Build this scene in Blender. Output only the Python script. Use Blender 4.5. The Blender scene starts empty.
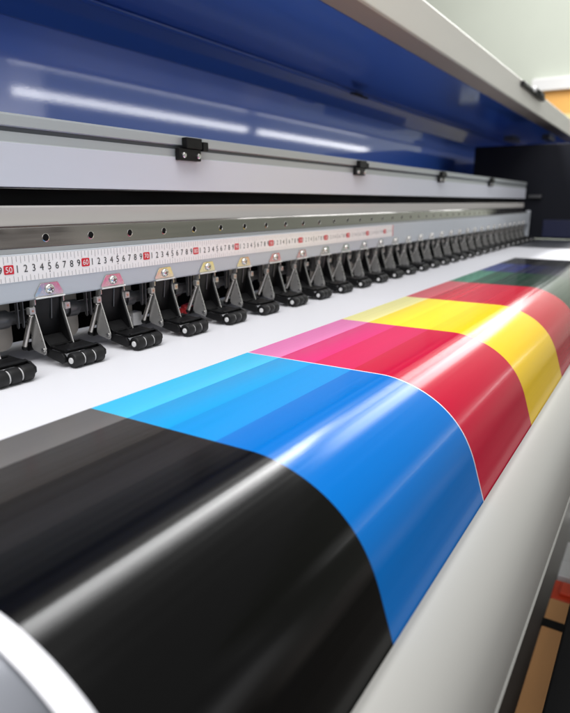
import bpy, bmesh, math, random
from mathutils import Vector, Matrix
random.seed(7)
S = bpy.context.scene
COL = S.collection
rad = math.radians

# ------------------------------------------------------------------ helpers
def lin(r, g, b):
    f = lambda c: (c / 255 / 12.92) if c / 255 <= .04045 else ((c / 255 + .055) / 1.055) ** 2.4
    return (f(r), f(g), f(b), 1)

def link(name, me, mat=None, parent=None, smooth=True, angle=35, bevel=0):
    o = bpy.data.objects.new(name, me)
    COL.objects.link(o)
    if mat is not None:
        for m in (mat if isinstance(mat, (list, tuple)) else [mat]):
            me.materials.append(m)
    if smooth:
        me.shade_smooth()
        me.set_sharp_from_angle(angle=rad(angle))
    if parent:
        o.parent = parent
    if bevel:
        b = o.modifiers.new('bevel', 'BEVEL')
        b.width = bevel; b.segments = 2; b.limit_method = 'ANGLE'; b.angle_limit = rad(40)
        b.harden_normals = True
    return o

def obj(name, bm, mat=None, parent=None, **k):
    bmesh.ops.recalc_face_normals(bm, faces=bm.faces)
    me = bpy.data.meshes.new(name)
    bm.to_mesh(me); bm.free()
    return link(name, me, mat, parent, **k)

def empty(name, loc=(0, 0, 0)):
    o = bpy.data.objects.new(name, None)
    COL.objects.link(o); o.location = loc; o.empty_display_size = .02
    return o

def tag(o, label, cat, group=None, kind=None):
    o['label'] = label; o['category'] = cat
    if group: o['group'] = group
    if kind: o['kind'] = kind
    return o

def box(bm, x0, x1, y0, y1, z0, z1, mi=0):
    v = [bm.verts.new((x, y, z)) for x in (x0, x1) for y in (y0, y1) for z in (z0, z1)]
    for f in ((0, 1, 3, 2), (4, 6, 7, 5), (0, 4, 5, 1), (2, 3, 7, 6), (0, 2, 6, 4), (1, 5, 7, 3)):
        fc = bm.faces.new([v[i] for i in f]); fc.material_index = mi
    return v

def prism_x(bm, pts, x0, x1, mi=0):
    """closed YZ outline pulled along X"""
    a = [bm.verts.new((x0, y, z)) for y, z in pts]
    b = [bm.verts.new((x1, y, z)) for y, z in pts]
    n = len(pts)
    for i in range(n):
        f = bm.faces.new((a[i], a[(i + 1) % n], b[(i + 1) % n], b[i])); f.material_index = mi
    bm.faces.new(a).material_index = mi
    bm.faces.new(b[::-1]).material_index = mi

def tube(bm, p0, p1, r0, r1=None, n=20, mi=0, prof=None):
    """capped round bar from p0 to p1; prof = [(t, radius)...]"""
    p0, p1 = Vector(p0), Vector(p1)
    if prof is None:
        prof = [(0, r0), (1, r0 if r1 is None else r1)]
    d = (p1 - p0)
    z = d.normalized()
    x = z.orthogonal().normalized(); y = z.cross(x)
    rings = []
    for t, r in prof:
        c = p0 + d * t
        rings.append([bm.verts.new(c + (x * math.cos(2 * math.pi * k / n) + y * math.sin(2 * math.pi * k / n)) * r) for k in range(n)])
    for A, B in zip(rings, rings[1:]):
        for k in range(n):
            bm.faces.new((A[k], A[(k + 1) % n], B[(k + 1) % n], B[k])).material_index = mi
    bm.faces.new(rings[0][::-1]).material_index = mi
    bm.faces.new(rings[-1]).material_index = mi

def ball(bm, c, r, u=14, v=10):
    bmesh.ops.create_uvsphere(bm, u_segments=u, v_segments=v, radius=r, matrix=Matrix.Translation(c))

# ------------------------------------------------------------------ materials
def mat(name, col, rough=.5, metal=0, spec=.5, coat=0, coat_rough=.1, coat_ior=1.5, noise=None, bump=None, aniso=0):
    """noise = (scale xyz, colour amount, roughness amount); bump = (scale xyz, strength, distance)"""
    m = bpy.data.materials.new(name); m.use_nodes = True
    nt = m.node_tree; N = nt.nodes; L = nt.links
    b = N['Principled BSDF']
    b.inputs['Base Color'].default_value = col
    b.inputs['Roughness'].default_value = rough
    b.inputs['Metallic'].default_value = metal
    b.inputs['Specular IOR Level'].default_value = spec
    b.inputs['Coat Weight'].default_value = coat
    b.inputs['Coat Roughness'].default_value = coat_rough
    b.inputs['Coat IOR'].default_value = coat_ior
    b.inputs['Anisotropic'].default_value = aniso
    tc = N.new('ShaderNodeTexCoord')
    def nz(scale, detail=4):
        mp = N.new('ShaderNodeMapping'); mp.inputs['Scale'].default_value = scale
        L.new(tc.outputs['Object'], mp.inputs['Vector'])
        t = N.new('ShaderNodeTexNoise'); t.inputs['Scale'].default_value = 1; t.inputs['Detail'].default_value = detail
        L.new(mp.outputs['Vector'], t.inputs['Vector'])
        return t.outputs['Fac']
    if noise:
        sc, ca, ra = noise
        fac = nz(sc)
        if ca:
            mx = N.new('ShaderNodeMix'); mx.data_type = 'RGBA'; mx.blend_type = 'MIX'
            c0 = tuple(c * (1 - ca) for c in col[:3]) + (1,); c1 = tuple(min(1, c * (1 + ca)) for c in col[:3]) + (1,)
            mx.inputs['A'].default_value = c0; mx.inputs['B'].default_value = c1
            L.new(fac, mx.inputs['Factor']); L.new(mx.outputs['Result'], b.inputs['Base Color'])
        if ra:
            mr = N.new('ShaderNodeMapRange')
            mr.inputs['From Min'].default_value = .3; mr.inputs['From Max'].default_value = .7
            mr.inputs['To Min'].default_value = max(.02, rough - ra); mr.inputs['To Max'].default_value = min(1, rough + ra)
            L.new(fac, mr.inputs['Value']); L.new(mr.outputs['Result'], b.inputs['Roughness'])
    if bump:
        sc, st, di = bump
        bp = N.new('ShaderNodeBump'); bp.inputs['Strength'].default_value = st; bp.inputs['Distance'].default_value = di
        L.new(nz(sc, 3), bp.inputs['Height'])
        L.new(bp.outputs['Normal'], b.inputs['Normal'])
        if coat: L.new(bp.outputs['Normal'], b.inputs['Coat Normal'])
    return m

M = {}
M['alu'] = mat('painted_aluminium', lin(194, 199, 206), .45, noise=((3, 60, 60), .05, .06), bump=((40, 900, 900), .05, .0005))
M['alu_face'] = mat('lavender_grey_paint', lin(214, 217, 228), .4, noise=((2, 30, 30), .03, .05), bump=((300, 300, 300), .06, .0003))
M['alu_band'] = mat('satin_aluminium', lin(178, 184, 186), .35, metal=.2, noise=((4, 90, 90), .08, .06))
M['groove'] = mat('groove_dark_grey', lin(96, 102, 104), .6, noise=((5, 60, 60), .1, .05))  # darker grey for the recessed strip of the upper cover
M['seat'] = mat('rail_seat_shaded', lin(134, 137, 139), .5, noise=((3, 60, 60), .06, .05))  # darker than the beam, to put shade on the ledge under the rail
M['channel'] = mat('channel_grey', lin(196, 193, 190), .5, noise=((3, 60, 60), .06, .05))
M['steel'] = mat('ground_steel', (.46, .445, .43, 1), .10, metal=1, noise=((3.2, 14, 60), .15, .08), bump=((30, 2500, 2500), .008, .0002))
M['bright_steel'] = mat('nickel_plate', (.60, .58, .55, 1), .22, metal=1, noise=((200, 200, 200), .08, .07))
M['hem'] = mat('brushed_hem', (.86, .86, .85, 1), .45, metal=.4, noise=((200, 200, 200), .05, .05))
M['screw'] = mat('zinc_screw', (.8, .79, .77, 1), .2, metal=1, noise=((300, 300, 300), .08, .06))
M['black'] = mat('black_plastic', (.0045, .0045, .005, 1), .42, spec=.25, noise=((120, 120, 120), .2, .08), bump=((700, 700, 700), .1, .0003))
M['rubber'] = mat('black_rubber', (.009, .009, .0095, 1), .5, spec=.3, noise=((150, 150, 150), .25, .1), bump=((900, 900, 900), .15, .0003))
M['white_plastic'] = mat('white_plastic', lin(208, 208, 208), .4, noise=((60, 60, 60), .03, .05))
M['shaft'] = mat('dark_shaft', (.11, .11, .115, 1), .35, metal=.7, noise=((20, 200, 200), .15, .08))
M['plate'] = mat('satin_plate_steel', (.47, .465, .455, 1), .32, metal=.7, noise=((120, 120, 120), .08, .07))
M['flap'] = mat('bare_sheet_steel', (.50, .46, .42, 1), .45, metal=.3, noise=((25, 80, 80), .12, .08))
M['dark'] = mat('dark_inside', (.004, .004, .0045, 1), .75, spec=.15, noise=((8, 30, 30), .2, .1))
M['copper'] = mat('copper_pin', (.55, .30, .22, 1), .3, metal=.9, noise=((300, 300, 300), .1, .05))
M['blue'] = mat('glossy_blue_paint', lin(72, 124, 232), .36, spec=.5, coat=.95, coat_rough=.045, coat_ior=1.85, noise=((1.5, 6, 6), .05, .03), bump=((260, 260, 260), .05, .0004))
M['cream'] = mat('cream_paint', lin(234, 233, 224), .45, noise=((3, 20, 20), .03, .05), bump=((300, 300, 300), .05, .0003))
M['cream_shade'] = mat('cream_hem', lin(182, 170, 160), .5, noise=((4, 40, 40), .06, .05))  # same cream as the front edge, darkened for its shaded underside
M['platen'] = mat('anodised_platen', (.11, .115, .13, 1), .34, metal=.6, noise=((4, 50, 50), .08, .07))
M['vinyl'] = mat('white_vinyl', lin(234, 234, 239), .34, spec=.22, noise=((2, 3, 3), .012, .06), bump=((1.2, 55, 55), .03, .002))
M['roll'] = mat('guard_paint', lin(150, 149, 145), .5, noise=((1.5, 14, 14), .02, .06), bump=((.8, 40, 40), .04, .001))
M['tape'] = mat('ruler_tape', lin(248, 244, 243), .35, noise=((6, 60, 60), .02, .05))
M['tape_black'] = mat('ruler_black_ink', (.02, .02, .022, 1), .45)
M['tape_grey'] = mat('ruler_grey_ink', lin(158, 154, 156), .45)
M['tape_red'] = mat('ruler_red_ink', lin(214, 28, 48), .4)
M['floor'] = mat('floor_tile', lin(74, 68, 64), .4, noise=((6, 6, 6), .1, .1))
M['card'] = mat('brown_cardboard', lin(188, 138, 88), .8, noise=((9, 40, 40), .1, .05), bump=((60, 60, 60), .2, .001))
M['orange'] = mat('orange_red_paint', lin(206, 66, 34), .5, noise=((20, 20, 20), .1, .05))
M['wall'] = mat('pale_wall_paint', lin(216, 222, 208), .7, noise=((3, 3, 3), .03, .03))
M['wall_white'] = mat('white_ledge_paint', lin(248, 248, 246), .6, noise=((3, 3, 3), .02, .03))
M['poster_orange'] = mat('poster_orange', lin(255, 190, 100), .5, noise=((3, 3, 3), .05, .03))
M['poster_yellow'] = mat('poster_yellow', lin(240, 226, 160), .5, noise=((3, 3, 3), .05, .03))
M['red_plastic'] = mat('red_plastic', lin(216, 60, 62), .4, noise=((60, 60, 60), .05, .05))
M['housing'] = mat('housing_navy_black', (.0045, .0055, .011, 1), .6, spec=.25, noise=((3, 3, 3), .2, .1))
M['navy'] = mat('navy_paint', lin(16, 24, 62), .4, noise=((6, 6, 6), .1, .05))
M['bracket_grey'] = mat('grey_bracket_steel', lin(128, 132, 140), .5, noise=((30, 30, 30), .1, .05))

def ink(name, rgb, rough=.2, k=.76):
    c = lin(*rgb)
    return mat('ink_' + name, (c[0] * k, c[1] * k, c[2] * k, 1), rough, spec=.18,
               noise=((1.2, 170, 170), .03, .05), bump=((.7, 150, 150), .045, .0016))

# ------------------------------------------------------------------ the printed vinyl
# cross-section of the sheet: flat on the platen, bending over the front apron, then down on to the take-up roll
ZM = -.108
ctrl = [(-.338, 0), (-.3605, 12.5), (-.381, 21), (-.403, 33), (-.4217, 47), (-.4363, 62), (-.446, 72.5)]
def phi_at(y):
    for (ya, a), (yb, b) in zip(ctrl, ctrl[1:]):
        if yb <= y <= ya:
            t = (ya - y) / (ya - yb)
            return math.asin(math.sin(rad(a)) * (1 - t) + math.sin(rad(b)) * t)
    return 0 if y > ctrl[0][0] else rad(72.5)
bend = []
y, z = -.338, ZM
while y > -.446:
    p = phi_at(y - .00075)
    y -= .0015; z -= math.tan(p) * .0015
    bend.append((y, z))
dx_ = Vector((-math.cos(rad(72.5)), -math.sin(rad(72.5))))
# the straight fall behind the front guard
end = Vector(bend[-1])
drop = [tuple(end + dx_ * (.05 * k)) for k in range(1, 5)]
wrap = []
def path(y0):
    """profile points from y0 (flat) to the end"""
    pts = [(y0, ZM)]
    n = max(1, int((y0 + .338) / .02))
    for k in range(1, n + 1):
        pts.append((y0 + (-.338 - y0) * k / n, ZM))
    return pts + bend + drop + wrap

def sheet(name, x0, x1, strips, mats, parent):
    """strips: list of (list of YZ points, material index), following on from each other"""
    bm = bmesh.new()
    nx = max(1, int((x1 - x0) / .06))
    xs = [x0 + (x1 - x0) * i / nx for i in range(nx + 1)]
    pts_all = []; mis = []
    for pts, mi in strips:
        for q in pts:
            if pts_all and abs(pts_all[-1][0] - q[0]) < 1e-7 and abs(pts_all[-1][1] - q[1]) < 1e-7: continue
            if pts_all: mis.append(mi)
            pts_all.append(q)
    n = len(pts_all); inner = []
    for i, q in enumerate(pts_all):
        d = (Vector(pts_all[min(n - 1, i + 1)]) - Vector(pts_all[max(0, i - 1)])).normalized()
        inner.append(tuple(Vector(q) + Vector((-d.y, d.x)) * .0004))      # the sheet is 0.4 mm thick
    top = [[bm.verts.new((x, q[0], q[1])) for x in xs] for q in pts_all]
    bot = [[bm.verts.new((x, q[0], q[1])) for x in xs] for q in inner]
    for i in range(n - 1):
        for k in range(nx):
            bm.faces.new((top[i][k], top[i + 1][k], top[i + 1][k + 1], top[i][k + 1])).material_index = mis[i]
            bm.faces.new((bot[i][k], bot[i][k + 1], bot[i + 1][k + 1], bot[i + 1][k])).material_index = mis[i]
        bm.faces.new((top[i][0], bot[i][0], bot[i + 1][0], top[i + 1][0])).material_index = mis[i]
        bm.faces.new((top[i][nx], top[i + 1][nx], bot[i + 1][nx], bot[i][nx])).material_index = mis[i]
    for k in range(nx):
        bm.faces.new((top[0][k], top[0][k + 1], bot[0][k + 1], bot[0][k])).material_index = mis[0]
        bm.faces.new((top[-1][k], bot[-1][k], bot[-1][k + 1], top[-1][k + 1])).material_index = mis[-1]
    me = bpy.data.meshes.new(name)
    bm.to_mesh(me); bm.free()
    return link(name, me, mats, parent, smooth=True, angle=60)

media = empty('printed_vinyl', (0, 0, 0))
tag(media, 'glossy white vinyl sheet printed with black, cyan, magenta, yellow, red, green and blue bands', 'printed vinyl')
Y_EDGE = -.1635
XL, XR = -.263, 2.225
PX = [-.251, -.0426, .2, .4535, .7288, 1.0068, 1.2707, 1.5, 1.722]
lines = [Y_EDGE, -.2095, -.2555, -.305]
full = path(lines[-1])
def flat(y0, y1): return [(y0, ZM), (y1, ZM)]
# unprinted margins
bm_strips = [([(.13, ZM), (.05, ZM), (-.05, ZM), (Y_EDGE, ZM)], 0)]
sheet('unprinted_margin', XL, XR, bm_strips, [M['vinyl']], media)
edge_path = path(Y_EDGE)
sheet('side_margin', XL, PX[0], [(edge_path, 0)], [M['vinyl']], media)
sheet('side_margin', PX[-1], XR, [(edge_path, 0)], [M['vinyl']], media)
GAP = .0016
bands = [
    ('black', [(100, 97, 96), (46, 43, 42), (26, 24, 24), (7, 7, 7)], 'black ink band with dark grey steps at its back edge'),
    ('cyan', [(58, 194, 240), (0, 156, 222), (0, 142, 216), (0, 114, 202)], 'cyan ink band with three paler blue steps'),
    ('magenta', [(236, 124, 186), (222, 36, 118), (212, 18, 86), (200, 0, 54)], 'magenta red ink band with a pink step'),
    ('yellow', [(250, 242, 160), (252, 220, 30), (246, 208, 10), (240, 198, 0)], 'yellow ink band with a pale step'),
    ('red', [(224, 92, 102), (196, 22, 48), (182, 0, 40), (184, 0, 40)], 'red ink band'),
    ('green', [(52, 152, 116), (10, 84, 54), (4, 56, 36), (4, 50, 32)], 'dark green ink band'),
    ('blue', [(40, 64, 150), (14, 28, 100), (14, 20, 60), (10, 14, 44)], 'dark blue ink band'),
    ('black_end', [(22, 22, 26), (18, 18, 20), (15, 15, 16), (13, 13, 13)], 'black ink band at the far end of the print'),
]
for k, (nm, cols, lab) in enumerate(bands):
    ms = [ink('%s_%d' % (nm, i), c, .17, ((1.0, .88, .82, .8) if k < 3 else (1.0, .96, .94, .92) if k == 3 else (.82, .74, .64, .6) if k > 4 else (1.0, .95, .92, .92))[i]) for i, c in enumerate(cols)]
    x0, x1 = PX[k], PX[k + 1]
    if nm == 'cyan': x1 -= GAP
    st = [(flat(lines[0], lines[1]), 0), (flat(lines[1], lines[2]), 1), (flat(lines[2], lines[3]), 2), (full, 3)]
    o = sheet('printed_band', x0, x1, st, ms, media)
    o['label'] = lab
sheet('unprinted_gap', PX[2] - GAP, PX[2], [(edge_path, 0)], [M['vinyl']], media)

# ------------------------------------------------------------------ front guard
guard = empty('front_guard', (0, -.49, -.26))
tag(guard, 'long grey white curved guard panel running below the bend of the print', 'guard panel')
P = [Vector(p) for p in ((-.4585, -.2235), (-.4880, -.2265), (-.5195, -.2480), (-.5178, -.3050))]
cur = []
for k in range(33):
    t = k / 32; u = 1 - t
    cur.append(P[0] * u ** 3 + P[1] * 3 * u * u * t + P[2] * 3 * u * t * t + P[3] * t ** 3)
outp, inp = [], []
for k, q in enumerate(cur):
    d = (cur[min(32, k + 1)] - cur[max(0, k - 1)]).normalized()
    nn = Vector((-d.y, d.x))
    if nn.y > 0 or nn.x > 0 and k > 20: nn = nn
    inp.append(q + Vector((-d.y, d.x)) * .0022)
    outp.append(q)
bm = bmesh.new()
prism_x(bm, [(p.x + .49, p.y + .26) for p in outp + inp[::-1]], -.40, 2.45)
obj('curved_sheet', bm, M['roll'], guard, angle=40)
bm = bmesh.new()
e_ = cur[-1]
tube(bm, (-.40, e_.x + .49 + .0004, e_.y + .26 - .0022), (2.45, e_.x + .49 + .0004, e_.y + .26 - .0022), .0024, n=16)
obj('rolled_hem', bm, M['roll'], guard)

# ------------------------------------------------------------------ the printer body
X0, X1 = -.75, 2.80
body = empty('large_format_printer', (0, .1, -.95))
tag(body, 'grey aluminium body of a wide printer with guide rail, ruler and platen behind the print', 'printer')
body_off = Vector((0, -.1, .95))
def part(name, bm, m, **k):
    bmesh.ops.translate(bm, verts=bm.verts, vec=body_off)
    return obj(name, bm, m, body, **k)

bm = bmesh.new()   # lower beam: face that carries the ruler, chamfer up to the rail, slanted lower face
prism_x(bm, [(.0006, .0155), (.0006, -.0130), (.0030, -.0335), (.0048, -.0350), (.0800, -.0350), (.0800, .0160), (.0015, .0160)], X0, X1)
part('gantry_beam', bm, M['alu'], bevel=.0008)
bm = bmesh.new(); prism_x(bm, [(.0040, .0161), (.0060, .0186), (.0100, .0209), (.0700, .0209), (.0700, .0161)], X0, X1)
part('rail_seat', bm, M['seat'], bevel=.0005)
bm = bmesh.new()   # channel above the rail
prism_x(bm, [(.0330, .0205), (.0330, .0640), (.0345, .0656), (.0640, .0656), (.0640, .0205)], X0, X1)
part('rail_channel', bm, M['channel'], bevel=.0006)
bm = bmesh.new(); box(bm, X0, X1 - .02, .0650, .12, .0205, .0845)
part('carriage_slot', bm, M['dark'])
bm = bmesh.new()   # upper cover
prism_x(bm, [(.0300, .0856), (.0300, .1315), (.0312, .1325), (.0312, .1425), (.0350, .1428), (.0350, .1480), (.0285, .1484), (.0285, .1590), (.0305, .1615), (.1200, .1615), (.1200, .0856)], X0, X1)
up = part('upper_cover', bm, [M['alu_face'], M['alu_band'], M['groove']], bevel=.0005)
for f in up.data.polygons:
    c = f.center - body_off
    if f.normal.y < -.3 and c.z > .1316:
        f.material_index = 2 if (c.y > .0348) else 1
# guide rail with counterbored bolt holes
bm = bmesh.new()
prism_x(bm, [(.0100, .0212), (.0100, .0428), (.0121, .0449), (.0325, .0449), (.0325, .0212)], X0, X1 - .03)
rail = part('guide_rail', bm, M['steel'], bevel=.0004)
def hole(x):
    bm = bmesh.new()
    n = 20
    for (ra, rb, ya, yb) in ((.0048, .0041, .0098, .0096), (.0041, .0040, .0096, .0098)):
        a = [bm.verts.new((x + ra * math.cos(2 * math.pi * k / n), ya, .0312 + ra * math.sin(2 * math.pi * k / n))) for k in range(n)]
        b = [bm.verts.new((x + rb * math.cos(2 * math.pi * k / n), yb, .0312 + rb * math.sin(2 * math.pi * k / n))) for k in range(n)]
        for k in range(n): bm.faces.new((a[k], a[(k + 1) % n], b[(k + 1) % n], b[k])).material_index = 1
    bm.faces.new(b).material_index = 0
    return bm
# each hole: a steel rim and a dark socket head set into the rail
hx = .0560 - .0634 * 12
for k in range(54):
    x = hx + .0634 * k
    if x > X1 - .06: break
    o = obj('bolt_hole', hole(x), [M['dark'], M['bright_steel']], rail)
    o.location = body_off

# ruler tape: strip, ticks, figures and red tens in one mesh
def glyph(text):
    cu = bpy.data.curves.new('t', 'FONT'); cu.body = text; cu.size = 1; cu.align_x = 'CENTER'
    cu.resolution_u = 3
    o = bpy.data.objects.new('t', cu); COL.objects.link(o)
    bpy.context.view_layer.update()
    dg = bpy.context.evaluated_depsgraph_get()
    me = o.evaluated_get(dg).to_mesh()
    v = [tuple(p.co) for p in me.vertices]; f = [tuple(p.vertices) for p in me.polygons]
    o.evaluated_get(dg).to_mesh_clear()
    bpy.data.objects.remove(o); bpy.data.curves.remove(cu)
    ys = [p[1] for p in v]; xs_ = [p[0] for p in v]
    cy = (min(ys) + max(ys)) / 2; cxm = (min(xs_) + max(xs_)) / 2; h = max(ys) - min(ys)
    return [((p[0] - cxm) / h, (p[1] - cy) / h) for p in v], f
G = {}
def put_text(bm, text, x, z, h, yy, mi, sx=1.0):
    if text not in G: G[text] = glyph(text)
    v, f = G[text]
    vs = [bm.verts.new((x + p[0] * h * sx, yy, z + p[1] * h)) for p in v]
    for q in f:
        try: bm.faces.new([vs[i] for i in q]).material_index = mi
        except ValueError: pass
def quad(bm, x0, x1, z0, z1, yy, mi):
    f = bm.faces.new([bm.verts.new(p) for p in ((x0, yy, z0), (x1, yy, z0), (x1, yy, z1), (x0, yy, z1))]); f.material_index = mi
bm = bmesh.new()
RX1 = 1.053
box(bm, X0, RX1, 0, .0005, -.0127, .0146, 0)
RZ = .0008
for mm in range(-150, 1052, 5):
    x = mm / 1000
    cm = mm % 10 == 0
    l = .0058 if cm else .0076
    w_ = .00026
    if cm or True:
        quad(bm, x - w_, x + w_, .0142 - l, .0142, -.0002, 2)
        quad(bm, x - w_, x + w_, -.0124, -.0124 + (.0048 if cm else .0062), -.0002, 2)
for c in range(-14, 105):
    x = c / 100; v = 50 + c
    if v % 10 == 0:
        t = str(v); wd = .0058 if v < 100 else .0072
        n_ = 6
        pts = []
        for (sx_, sz_, a) in ((1, 1, 0), (-1, 1, 90), (-1, -1, 180), (1, -1, 270)):
            for j in range(4):
                b = rad(a + 30 * j)
                pts.append((x + sx_ * (wd - .0012) + .0012 * math.cos(b), RZ + sz_ * (.0048 - .0012) + .0012 * math.sin(b)))
        f = bm.faces.new([bm.verts.new((p[0], -.0004, p[1])) for p in pts]); f.material_index = 3
        put_text(bm, t, x, RZ, .0062, -.0006, 0, .95 if v < 100 else .75)
    else:
        put_text(bm, str(v % 10), x, RZ, .0078, -.0004, 1, .92)
        if v % 10 == 5:
            quad(bm, x - .0005, x + .0005, RZ + .0052, RZ + .0066, -.0004, 1)
            quad(bm, x - .0005, x + .0005, RZ - .0066, RZ - .0052, -.0004, 1)
quad(bm, RX1 - .0045, RX1 - .0005, -.0127, .0146, -.0002, 3)
bmesh.ops.translate(bm, verts=bm.verts, vec=body_off)
me = bpy.data.meshes.new('ruler'); 
for f in bm.faces:
    pass
bm.to_mesh(me); bm.free()
ruler = link('ruler', me, [M['tape'], M['tape_black'], M['tape_grey'], M['tape_red']], body, smooth=False)
ruler['label'] = 'white centimetre ruler with black figures and red tens'

# sensors on the upper cover
def sensor(x):
    bm = bmesh.new()
    box(bm, x - .024, x + .024, .0215, .0298, .1275, .1440)
    box(bm, x - .011, x + .023, .0180, .0280, .1441, .1590)
    box(bm, x + .028, x + .040, .0200, .0280, .1425, .1555)
    box(bm, x + .0231, x + .0279, .0230, .0270, .1470, .1520)
    s = part('sensor_block', bm, M['black'], bevel=.0012)
    for sx_ in (-.0155, .0165):
        bm = bmesh.new()
        tube(bm, (x + sx_, .0214, .1345), (x + sx_, .0178, .1345), .0045, prof=[(0, .0042), (.7, .0040), (1, .0028)], n=16)
        bmesh.ops.translate(bm, verts=bm.verts, vec=body_off)
        obj('screw', bm, M['screw'], s)
for x in (.321, .900, 1.480, 2.085): sensor(x)

# below the beam: shaft, fin plates, back wall
bm = bmesh.new()
tube(bm, (X0, .028, -.0560), (X1 - .05, .028, -.0560), .0075, n=24)
for i in range(-8, 30):
    xx = .047 + .0933 * i + .041
    if xx < X1 - .1: tube(bm, (xx, .028, -.0560), (xx + .014, .028, -.0560), .0102, n=24)
part('lift_shaft', bm, M['shaft'])
bm = bmesh.new(); box(bm, X0, X1, .105, .115, -.1035, -.0352)
part('back_plate', bm, M['dark'])
for i in range(-7, 30):
    xx = .047 + .0933 * i + .044
    if xx > X1 - .08: continue
    bm = bmesh.new()
    hw, z1, z0 = .027, -.0352, -.0955
    pts = [(xx - hw, z1), (xx + hw, z1), (xx + hw, z0 + .02)]
    for j in range(6):
        b = rad(-90 * j / 5); pts.append((xx + hw - .012 + .012 * math.cos(b), z0 + .012 + .012 * math.sin(b)))
    for j in range(6):
        b = rad(-90 - 90 * j / 5); pts.append((xx - hw + .014 + .014 * math.cos(b), z0 + .014 + .014 * math.sin(b)))
    A = [bm.verts.new((p[0], .044, p[1])) for p in pts]; B = [bm.verts.new((p[0], .0455, p[1])) for p in pts]
    bm.faces.new(A); bm.faces.new(B[::-1])
    for j in range(len(pts)): bm.faces.new((A[j], B[j], B[(j + 1) % len(pts)], A[(j + 1) % len(pts)]))
    part('guard_plate', bm, M['flap'], bevel=.0004)
# platen and front apron under the vinyl
off_pts = []
full_p = [(.16, ZM)] + path(-.12)[:-2]
for i, q in enumerate(full_p):
    a = Vector(full_p[max(0, i - 1)]); b = Vector(full_p[min(len(full_p) - 1, i + 1)])
    t = (b - a).normalized(); nn = Vector((-t.y, t.x))      # inwards (down / back)
    if nn.y > 0: nn = -nn
    off_pts.append(tuple(Vector(q) + nn * .0016))
bm = bmesh.new()
prism_x(bm, off_pts + [(off_pts[-1][0] + .05, off_pts[-1][1]), (-.35, -.19), (.16, -.19)], X0, 2.88)
part('platen', bm, M['platen'])
bm = bmesh.new(); box(bm, X1, X1 + .012, .001, .08, -.0975, .0300)
part('beam_end_plate', bm, M['alu'], bevel=.001)
# dark housing at the far end
bm = bmesh.new(); box(bm, 2.90, 3.80, -.20, .32, -.108, .342)
hs = part('end_housing', bm, M['housing'], bevel=.004)
bm = bmesh.new(); box(bm, 2.882, 2.8985, -.20, -.05, -.10, -.015)
part('housing_cover', bm, M['navy'], bevel=.002)
bm = bmesh.new(); box(bm, 2.870, 2.8985, -.03, .03, .088, .104)
part('housing_plate', bm, M['shaft'], bevel=.002)  # small plate added as a faint light spot on the dark housing
bm = bmesh.new(); box(bm, X0, 3.8, .12, .46, -.60, -.19)
part('base_frame', bm, M['dark'])

# ------------------------------------------------------------------ the lid
lid = empty('printer_lid', (0, .5, .17))
tag(lid, 'raised blue inner lid of the printer with a cream front edge above the grey beam', 'printer lid')
lo = Vector((0, -.5, -.17))
def lpart(name, bm, m, **k):
    bmesh.ops.translate(bm, verts=bm.verts, vec=lo)
    return obj(name, bm, m, lid, **k)
LX0, LX1 = -1.0, 4.05
bm = bmesh.new()   # back panel: a gently hollow sheet
pts = []
for k in range(13):
    t = k / 12
    pts.append((.505, .165 + .240 * t))
prism_x(bm, pts + [(.53, .405), (.53, .165)], LX0, LX1)
lpart('back_panel', bm, M['blue'], angle=30)
bm = bmesh.new()   # rib with a rolled edge under the lid
prism_x(bm, [(.525, .4020), (.500, .3985), (.432, .4390), (.4225, .4375), (.4165, .4400), (.4165, .4455), (.525, .4455)], LX0, LX1)
lpart('rib', bm, M['blue'], bevel=.003)
bm = bmesh.new(); box(bm, LX0, LX1, .052, .53, .4460, .470)
lpart('top_panel', bm, M['blue'])
bm = bmesh.new()
prism_x(bm, [(.0515, .446), (-.0115, .446), (-.0155, .450), (-.0155, .532), (-.0095, .5385), (.53, .5385), (.53, .4705), (.0515, .4705)], LX0, LX1)
fe = lpart('front_edge', bm, [M['cream'], M['cream_shade']], bevel=.003)
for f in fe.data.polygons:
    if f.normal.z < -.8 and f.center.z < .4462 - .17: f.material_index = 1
bm = bmesh.new(); box(bm, LX1, LX1 + .02, -.0155, .53, .165, .5385)
lpart('end_panel', bm, M['blue'])
# latch on the cream edge
bm = bmesh.new()
prism_x(bm, [(-.0157, .508), (-.030, .508), (-.034, .516), (-.030, .526), (-.0157, .526)], 2.24, 2.70)
la = lpart('latch', bm, M['black'], bevel=.002)
bm = bmesh.new(); box(bm, 2.46, 2.64, -.0400, -.0345, .5050, .5290)
box(bm, 2.50, 2.60, -.0460, -.0401, .5090, .5250)
bmesh.ops.translate(bm, verts=bm.verts, vec=lo); obj('latch_catch', bm, M['black'], la)
bm = bmesh.new(); tube(bm, (2.42, -.0345, .519), (2.42, -.046, .519), .012, prof=[(0, .012), (.6, .012), (1, .006)])
bmesh.ops.translate(bm, verts=bm.verts, vec=lo); obj('screw', bm, M['white_plastic'], la)
bm = bmesh.new(); box(bm, 1.60, 1.73, .392, .4015, .4235, .4290); box(bm, 1.64, 1.69, .395, .4175, .4291, .4340)
lpart('clip', bm, M['black'], bevel=.001)
for (a, b, c, d) in ((3.60, 3.80, .285, .345), (3.62, 3.82, .085, .130), (3.70, 3.82, .46, .50)):
    bm = bmesh.new(); box(bm, a, b, c, d, .4300, .4455)
    lpart('bracket', bm, M['bracket_grey'], bevel=.002)

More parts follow.
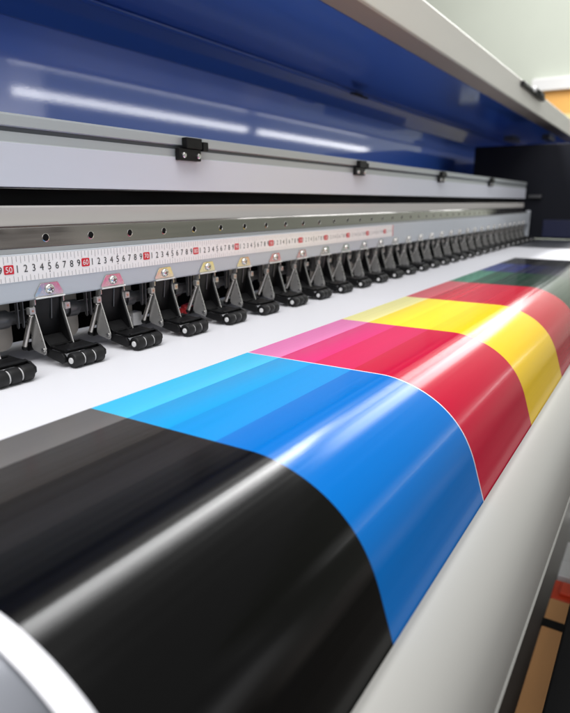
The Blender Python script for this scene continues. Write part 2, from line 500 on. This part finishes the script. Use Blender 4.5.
# ------------------------------------------------------------------ pinch roller clamps
def make_clamp():
    t = empty('pinch_roller_clamp')
    # tab screwed to the slanted lower face, with flattened corners
    bm = bmesh.new()
    sl = .0024 / .0205
    def onface(x, z, o_): return (x, .0006 + (-.0130 - z) * sl - o_, z)
    out = [(-.0185, -.0325), (.0185, -.0325), (.0185, -.0290), (.0110, -.0170), (-.0110, -.0170), (-.0185, -.0290)]
    A = [bm.verts.new(onface(x, z, .0004)) for x, z in out]; B = [bm.verts.new(onface(x, z, .0018)) for x, z in out]
    bm.faces.new(A); bm.faces.new(B)
    for j in range(6): bm.faces.new((A[j], A[(j + 1) % 6], B[(j + 1) % 6], B[j]))
    # turned-out lower hem
    tab = obj('mounting_tab', bm, M['bright_steel'], t, bevel=.0003)
    bm = bmesh.new(); tube(bm, (-.0190, -.0008, -.0333), (.0190, -.0008, -.0333), .0010, n=12)
    obj('hem', bm, M['hem'], tab)
    bm = bmesh.new()
    c = Vector(onface(0, -.0243, .0019)); nrm_ = Vector((0, -1, -sl)).normalized()
    tube(bm, c, c + nrm_ * .0034, .0058, prof=[(0, .0058), (.35, .0057), (.7, .0048), (.95, .003), (1, .0018)], n=24)
    for a_ in (25, 115):
        ex = Vector((math.cos(rad(a_)), 0, math.sin(rad(a_)))); ex = (ex - nrm_ * ex.dot(nrm_)).normalized(); ey = nrm_.cross(ex)
        q0 = c + nrm_ * .0026
        vv = [bm.verts.new(q0 + ex * sx1 * .0030 + ey * sy1 * .0006 + nrm_ * h1 * .0010) for h1 in (0, 1) for sx1, sy1 in ((-1, -1), (1, -1), (1, 1), (-1, 1))]
        for f in ((0, 1, 2, 3), (4, 5, 6, 7), (0, 1, 5, 4), (1, 2, 6, 5), (2, 3, 7, 6), (3, 0, 4, 7)):
            bm.faces.new([vv[i] for i in f]).material_index = 1
    scr = obj('screw', bm, [M['screw'], M['shaft']], tab)
    # side plates
    for sx_, name in ((-1, 'side_plate'), (1, 'side_plate')):
        x = sx_ * .0188
        pts = [(.0015, -.0345), (.0015, -.0405), (.0045, -.0425), (.0040, -.0480), (-.0098, -.0885)]
        for j in range(7):
            b = rad(170 + 100 * j / 6); pts.append((-.0055 + .0048 * math.cos(b), -.0915 + .0048 * math.sin(b)))
        pts += [(.0120, -.0930), (.0150, -.0895), (.0125, -.0480), (.0105, -.0345)]
        bm = bmesh.new()
        prism_x(bm, pts, x - .0006, x + .0006)
        sp = obj(name, bm, [M['plate'], M['screw']], t, bevel=.0003)
        for f in sp.data.polygons:
            if abs(f.normal.x) < .5: f.material_index = 1  # edges given brighter metal as the light caught by their bevels
        bm = bmesh.new()
        tube(bm, (x + sx_ * .0006, -.0055, -.0905), (x + sx_ * .0018, -.0055, -.0905), .0022, n=16)
        obj('rivet', bm, M['screw'], sp)
        # pin block with a copper pin
        bm = bmesh.new()
        xb = x + sx_ * .0044
        box(bm, xb - .0036, xb + .0036, .0010, .0080, -.0505, -.0428)
        pb = obj('pin_block', bm, M['plate'], t, bevel=.0006)
        bm = bmesh.new(); tube(bm, (xb, .0010, -.0466), (xb, .0004, -.0466), .0012, n=14)
        obj('pin', bm, M['copper'], pb)
        # coil spring
        if sx_ < 0:
            p0, p1 = Vector((xb, .0050, -.0508)), Vector((xb - .001, .0205, -.0885))
            prof = [(0, .0012)]
            for j in range(44):
                prof.append(((j + .5) / 44, .0031 if j % 2 else .0025))
            prof.append((1, .0012))
            bm = bmesh.new(); tube(bm, p0, p1, 0, prof=prof, n=14)
            obj('spring', bm, M['bright_steel'], t, angle=70)
            bm = bmesh.new(); ball(bm, (xb - .001, .0213, -.0905), .0034)
            obj('spring_end', bm, M['black'], t)
            bm = bmesh.new(); tube(bm, (xb + .004, .0225, -.0905), (xb + .010, .0225, -.0905), .0050, n=18)
            obj('bushing', bm, M['black'], t)
    # black arm between the plates
    bm = bmesh.new()
    prism_x(bm, [(.0055, -.0346), (.0085, -.0346), (.0185, -.0900), (.0150, -.0915)], -.0178, .0178)
    prism_x(bm, [(.0080, -.0780), (.0100, -.0780), (.0115, -.0900), (-.0050, -.0925), (-.0060, -.0890)], -.0100, .0165)
    for xa_, xb_ in ((.0166, .0180), (-.0180, -.0166)):
        prism_x(bm, [(.0030, -.0346), (.0060, -.0425), (.0058, -.0480), (-.0078, -.0885), (-.0060, -.0930), (.0120, -.0925), (.0130, -.0890), (.0105, -.0346)], xa_, xb_)
    tube(bm, (.0050, .0055, -.0360), (.0050, .0085, -.0600), .0009, n=10, mi=1)
    obj('arm', bm, [M['black'], M['shaft']], t, bevel=.0006)
    # roller carrier
    bm = bmesh.new()
    def slab(x0, x1, ya, yb):   # slightly falling plate
        za = lambda yy: -.0865 + (yy + .006) * .09
        v = [bm.verts.new(p) for p in ((x0, ya, za(ya)), (x1, ya, za(ya)), (x1, yb, za(yb)), (x0, yb, za(yb)),
                                      (x0, ya, za(ya) - .0035), (x1, ya, za(ya) - .0035), (x1, yb, za(yb) - .0035), (x0, yb, za(yb) - .0035))]
        for f in ((0, 1, 2, 3), (7, 6, 5, 4), (0, 4, 5, 1), (1, 5, 6, 2), (2, 6, 7, 3), (3, 7, 4, 0)): bm.faces.new([v[i] for i in f])
    slab(-.0125, .0300, -.0135, -.0350)
    slab(-.0125, .0300, -.0060, -.0088)
    for a_, b_ in ((-.0125, -.0085), (.0065, .0100), (.0260, .0300)): slab(a_, b_, -.0088, -.0135)
    prism_x(bm, [(-.004, -.0900), (-.0330, -.0915), (-.0370, -.0955), (-.0370, -.1010), (-.0320, -.1035), (-.006, -.0985)], -.0165, -.0127)
    prism_x(bm, [(-.006, -.0895), (-.0380, -.0895), (-.0470, -.0945), (-.0470, -.1000), (-.0420, -.1040), (-.008, -.0985)], .0302, .0338)
    prism_x(bm, [(-.0335, -.0895), (-.0380, -.0893), (-.0400, -.0880), (-.0350, -.0866)], -.0125, .0300)
    obj('roller_carrier', bm, M['black'], t, bevel=.0007)
    ay, az, rr = -.0425, -.0992, .0086
    x = -.0120
    for k in range(3):
        bm = bmesh.new()
        tube(bm, (x, ay, az), (x + .0126, ay, az), rr, prof=[(0, rr - .0012), (.07, rr - .0002), (.12, rr), (.88, rr), (.93, rr - .0002), (1, rr - .0012)], n=28)
        ro = obj('roller', bm, M['rubber'], t)
        bm = bmesh.new()
        if k == 0: tube(bm, (x - .0016, ay, az), (x + .0020, ay, az), .0036, prof=[(0, .0028), (.2, .0035), (1, .0036)], n=24)
        else: tube(bm, (x - .0017, ay, az), (x - .0001, ay, az), .0070, n=24)
        obj('washer', bm, M['white_plastic'], ro)
        x += .0143
    for sx_ in (-.0300, -.0365):
        bm = bmesh.new()
        prism_x(bm, [(.0075, -.0352), (.0135, -.0352), (.0125, -.0640), (.0100, -.0655), (.0082, -.0640)], sx_ - .0005, sx_ + .0005)
        obj('hook_plate', bm, M['shaft'], t, bevel=.0003)
    return t

proto = make_clamp()
def copy_tree(o, parent=None):
    c = o.copy(); COL.objects.link(c)
    if parent: c.parent = parent
    for ch in list(o.children): copy_tree(ch, c)
    return c
near_labels = {
    -1: 'pinch roller clamp cut off by the left edge of the photo, below the red 50',
    0: 'pinch roller clamp below figures 4 and 5 between the red 50 and red 60',
    1: 'pinch roller clamp below figures 4 and 5 between the red 60 and the red 70',
    2: 'pinch roller clamp below figures 3 and 4 right of the red 70',
    3: 'pinch roller clamp just below figures 2 and 3 after the red 80 mark',
    4: 'pinch roller clamp just right of and below the red 90 ruler mark',
    5: 'pinch roller clamp directly below the red 100 ruler mark',
    6: 'pinch roller clamp just left of and below the red 110 ruler mark',
    7: 'pinch roller clamp just left of and below the red 120 ruler mark',
    8: 'pinch roller clamp just left of and below the red 130 ruler mark',
    9: 'pinch roller clamp between the red 130 and red 140 ruler marks',
    10: 'pinch roller clamp between the red 140 and red 150 marks near the ruler\'s end',
}
ordn = ['first', 'second', 'third', 'fourth', 'fifth', 'sixth', 'seventh', 'eighth', 'ninth', 'tenth', 'eleventh', 'twelfth', 'thirteenth', 'fourteenth', 'fifteenth', 'sixteenth', 'seventeenth', 'eighteenth']
NCL = 29
for i in range(-1, NCL):
    o = proto if i == -1 else copy_tree(proto)
    o.location = (.0475 + .0933 * i + (random.uniform(-.0005, .0005) if i > 0 else 0), 0, random.uniform(-.0002, .0001))
    o.rotation_euler = (0, rad(random.uniform(-.5, .5)), rad(random.uniform(-.9, .9)))
    lab = near_labels.get(i)
    if lab is None:
        lab = 'small far pinch roller clamp, %s to the right past the ruler\'s red end line' % ordn[i - 11]
    tag(o, lab, 'roller clamp', 'pinch roller clamps along the beam')

# loose bits glimpsed behind the clamps
bm = bmesh.new(); box(bm, .199, .216, .030, .045, -.0975, -.0785); box(bm, .196, .199, .033, .042, -.094, -.082)
wb = obj('plastic_stop', bm, M['white_plastic'], None, bevel=.002)
tag(wb, 'small white plastic block glimpsed behind the roller clamps', 'block')
bm = bmesh.new(); tube(bm, (.306, .034, -.0905), (.324, .034, -.0885), .0075, prof=[(0, .005), (.15, .0075), (.85, .0075), (1, .005)]); tube(bm, (.298, .034, -.0912), (.306, .034, -.0905), .004)
rb = obj('red_knob', bm, M['red_plastic'], None)
tag(rb, 'small red round knob glimpsed behind the roller clamps', 'knob')

# ------------------------------------------------------------------ below and beyond
def structure(o): o['kind'] = 'structure'; return o
bm = bmesh.new(); box(bm, -3, 10.2, -3.5, 3, -1.0, -.95)
structure(obj('floor', bm, M['floor'], None))
bm = bmesh.new(); box(bm, 10.0, 10.2, -12, 8, -.95, 8)
bw = obj('wall', bm, M['wall'], None); structure(bw)
tag(bw, 'pale greenish white wall beyond the printer', 'wall', kind='structure')
bm = bmesh.new(); box(bm, 9.82, 9.998, -6, 1.45, 1.67, 1.83); box(bm, 9.90, 9.999, -6, 1.45, 1.8305, 1.86)
tag(obj('wall_shelf', bm, M['wall_white'], None, bevel=.005), 'white ledge on the pale wall above the orange poster', 'shelf')
bm = bmesh.new(); box(bm, 9.93, 9.985, .55, 1.30, .50, 1.34, 1); box(bm, 9.93, 9.985, .55, 1.30, 1.343, 1.668, 0)
tag(obj('poster', bm, [M['poster_orange'], M['poster_yellow']], None), 'orange and yellow poster on the pale wall at the upper right', 'poster')
# machine stand bar, box and bottle on the floor, seen past the roll
st = empty('stand_bar', (1.0, -.6, -.95))
tag(st, 'black steel stand bar at the lower right corner in front of the white roll', 'stand')
bm = bmesh.new(); box(bm, -1.8, 3, .012, .074, .33, .37)
obj('crossbar', bm, M['dark'], st, bevel=.004)
for xx in (-1.2, 2.4):
    bm = bmesh.new(); box(bm, xx - .03, xx + .03, .018, .068, .0, .329)
    obj('leg', bm, M['dark'], st, bevel=.004)
bx_ = empty('cardboard_box', (0, 0, 0))
tag(bx_, 'long brown cardboard box with a black strap lying on the floor past the roll', 'box')
bm = bmesh.new(); box(bm, .55, .975, -.56, -.4645, -.9495, -.82)
obj('carton', bm, M['card'], bx_, bevel=.003)
bm = bmesh.new(); box(bm, .862, .890, -.5615, -.4630, -.9490, -.8185)
obj('strap', bm, M['dark'], bx_)
bm = bmesh.new(); box(bm, .985, 1.065, -.56, -.4640, -.9495, -.825); box(bm, 1.0, 1.05, -.54, -.48, -.8249, -.815)
tag(obj('orange_carton', bm, M['orange'], None, bevel=.004), 'small orange red carton standing beyond the brown cardboard box', 'carton')
bm = bmesh.new(); box(bm, 1.08, 1.155, -.62, -.4655, -.9495, -.82)
box(bm, 1.159, 1.26, -.62, -.4655, -.9495, -.823)
tag(obj('white_carton', bm, M['white_plastic'], None, bevel=.003), 'white flat carton pair standing beyond the orange red carton', 'carton')

# ------------------------------------------------------------------ world and lamps
w_ = bpy.data.worlds.new('World'); S.world = w_; w_.use_nodes = True
nt = w_.node_tree; N = nt.nodes; L = nt.links
bg = N['Background']
tc = N.new('ShaderNodeTexCoord'); sep = N.new('ShaderNodeSeparateXYZ')
L.new(tc.outputs['Generated'], sep.inputs[0])
mr = N.new('ShaderNodeMapRange'); mr.inputs['From Min'].default_value = -1; mr.inputs['From Max'].default_value = 1
L.new(sep.outputs['Z'], mr.inputs['Value'])
cr = N.new('ShaderNodeValToRGB')
e = cr.color_ramp.elements
e[0].position = 0; e[0].color = (.10, .085, .07, 1)
e[1].position = 1; e[1].color = (.60, .60, .60, 1)
for p, c in ((.40, (.16, .14, .125, 1)), (.47, (.28, .26, .245, 1)), (.56, (.55, .55, .56, 1)), (.75, (.62, .62, .62, 1))):
    k = cr.color_ramp.elements.new(p); k.color = c
L.new(mr.outputs['Result'], cr.inputs['Fac'])
# dark and bright noise patches near the horizon, added for the steel to reflect
mpw = N.new('ShaderNodeMapping'); mpw.inputs['Scale'].default_value = (7, 7, 3)
L.new(tc.outputs['Generated'], mpw.inputs['Vector'])
nzw = N.new('ShaderNodeTexNoise'); nzw.inputs['Scale'].default_value = 1; nzw.inputs['Detail'].default_value = 2
L.new(mpw.outputs['Vector'], nzw.inputs['Vector'])
rm = N.new('ShaderNodeMapRange'); rm.inputs['From Min'].default_value = .42; rm.inputs['From Max'].default_value = .62
rm.inputs['To Min'].default_value = .25; rm.inputs['To Max'].default_value = 5.5
L.new(nzw.outputs['Fac'], rm.inputs['Value'])
hb = N.new('ShaderNodeMath'); hb.operation = 'ABSOLUTE'; L.new(sep.outputs['Z'], hb.inputs[0])
hm = N.new('ShaderNodeMapRange'); hm.inputs['From Min'].default_value = .12; hm.inputs['From Max'].default_value = .42
hm.inputs['To Min'].default_value = 1; hm.inputs['To Max'].default_value = 0
L.new(hb.outputs[0], hm.inputs['Value'])
mxw = N.new('ShaderNodeMix'); mxw.data_type = 'FLOAT'; mxw.inputs['A'].default_value = 1
L.new(hm.outputs['Result'], mxw.inputs['Factor']); L.new(rm.outputs['Result'], mxw.inputs['B'])
vm = N.new('ShaderNodeVectorMath'); vm.operation = 'SCALE'
L.new(cr.outputs['Color'], vm.inputs[0]); L.new(mxw.outputs['Result'], vm.inputs['Scale'])
L.new(vm.outputs['Vector'], bg.inputs['Color'])
bg.inputs['Strength'].default_value = .64

def area(name, loc, target, sx_, sy_, power, col=(1, 1, 1)):
    l = bpy.data.lights.new(name, 'AREA'); l.shape = 'RECTANGLE'; l.size = sx_; l.size_y = sy_; l.energy = power; l.color = col
    o = bpy.data.objects.new(name, l); COL.objects.link(o); o.location = loc
    d = Vector(target) - Vector(loc)
    zax = -d.normalized(); xax = Vector((1, 0, 0)); yax = zax.cross(xax).normalized(); xax = yax.cross(zax)
    o.matrix_world = Matrix(((xax.x, yax.x, zax.x, loc[0]), (xax.y, yax.y, zax.y, loc[1]), (xax.z, yax.z, zax.z, loc[2]), (0, 0, 0, 1)))
    return o
def P(radiance, a, b): return radiance * math.pi * a * b
# ceiling tube rows above and behind the machine (the streaks on the bend of the print)
area('ceiling_tubes', (1.55, .36, 1.65), (1.55, -.36, -.108), 2.2, .13, P(70, 2.2, .11))
area('ceiling_tubes', (6.15, .34, 1.65), (6.15, -.36, -.108), 6.8, .08, P(18, 6.8, .08))
area('ceiling_tubes', (6.4, -.02, 2.1), (6.4, -.36, -.108), 6.4, .42, P(10, 6.4, .42))
# broad soft key panel, added above the near end to light beam and print
area('added_panel', (-1.1, -.6, 2.2), (-.5, -.3, 0), 4.0, 1.4, P(4.7, 4.0, 1.4))
# unseen panel added to brighten the far wall
area('added_panel', (7.2, .5, 3.6), (10, .8, 1.4), 2.0, 3.0, P(4.2, 2.0, 3.0))
# two rows of two tubes across the room, mirrored in the blue lid
for zz, L_ in ((.84, 6.2), (1.06, 1.7)):
    for xa, xb in ((2.56, 5.50), (5.70, 8.75)):
        area('room_tube', ((xa + xb) / 2, -2.6, zz), ((xa + xb) / 2, .5, .3), xb - xa, .06, P(L_, xb - xa, .06))

# ------------------------------------------------------------------ camera
R = [[0.53059918, -0.21182836, 0.82072727], [-0.84761237, -0.13741594, 0.51251354], [0.00421611, -0.96759785, -0.25246112]]
Cc = (-0.38013541, -0.5791095, 0.07267302)
cd = bpy.data.cameras.new('camera'); cam = bpy.data.objects.new('camera', cd); COL.objects.link(cam)
cam.matrix_world = Matrix(((R[0][0], -R[0][1], -R[0][2], Cc[0]), (R[1][0], -R[1][1], -R[1][2], Cc[1]), (R[2][0], -R[2][1], -R[2][2], Cc[2]), (0, 0, 0, 1)))
cd.sensor_fit = 'HORIZONTAL'; cd.sensor_width = 36; cd.lens = 598.609 / 570 * 36
cd.clip_start = .02; cd.clip_end = 60
cd.dof.use_dof = True; cd.dof.focus_distance = .70; cd.dof.aperture_fstop = cd.lens / 5.6
S.camera = cam
S.view_settings.view_transform = 'Standard'; S.view_settings.look = 'None'
S.view_settings.exposure = .08; S.view_settings.gamma = 1
S.cycles.use_denoising = True
S.cycles.max_bounces = 8
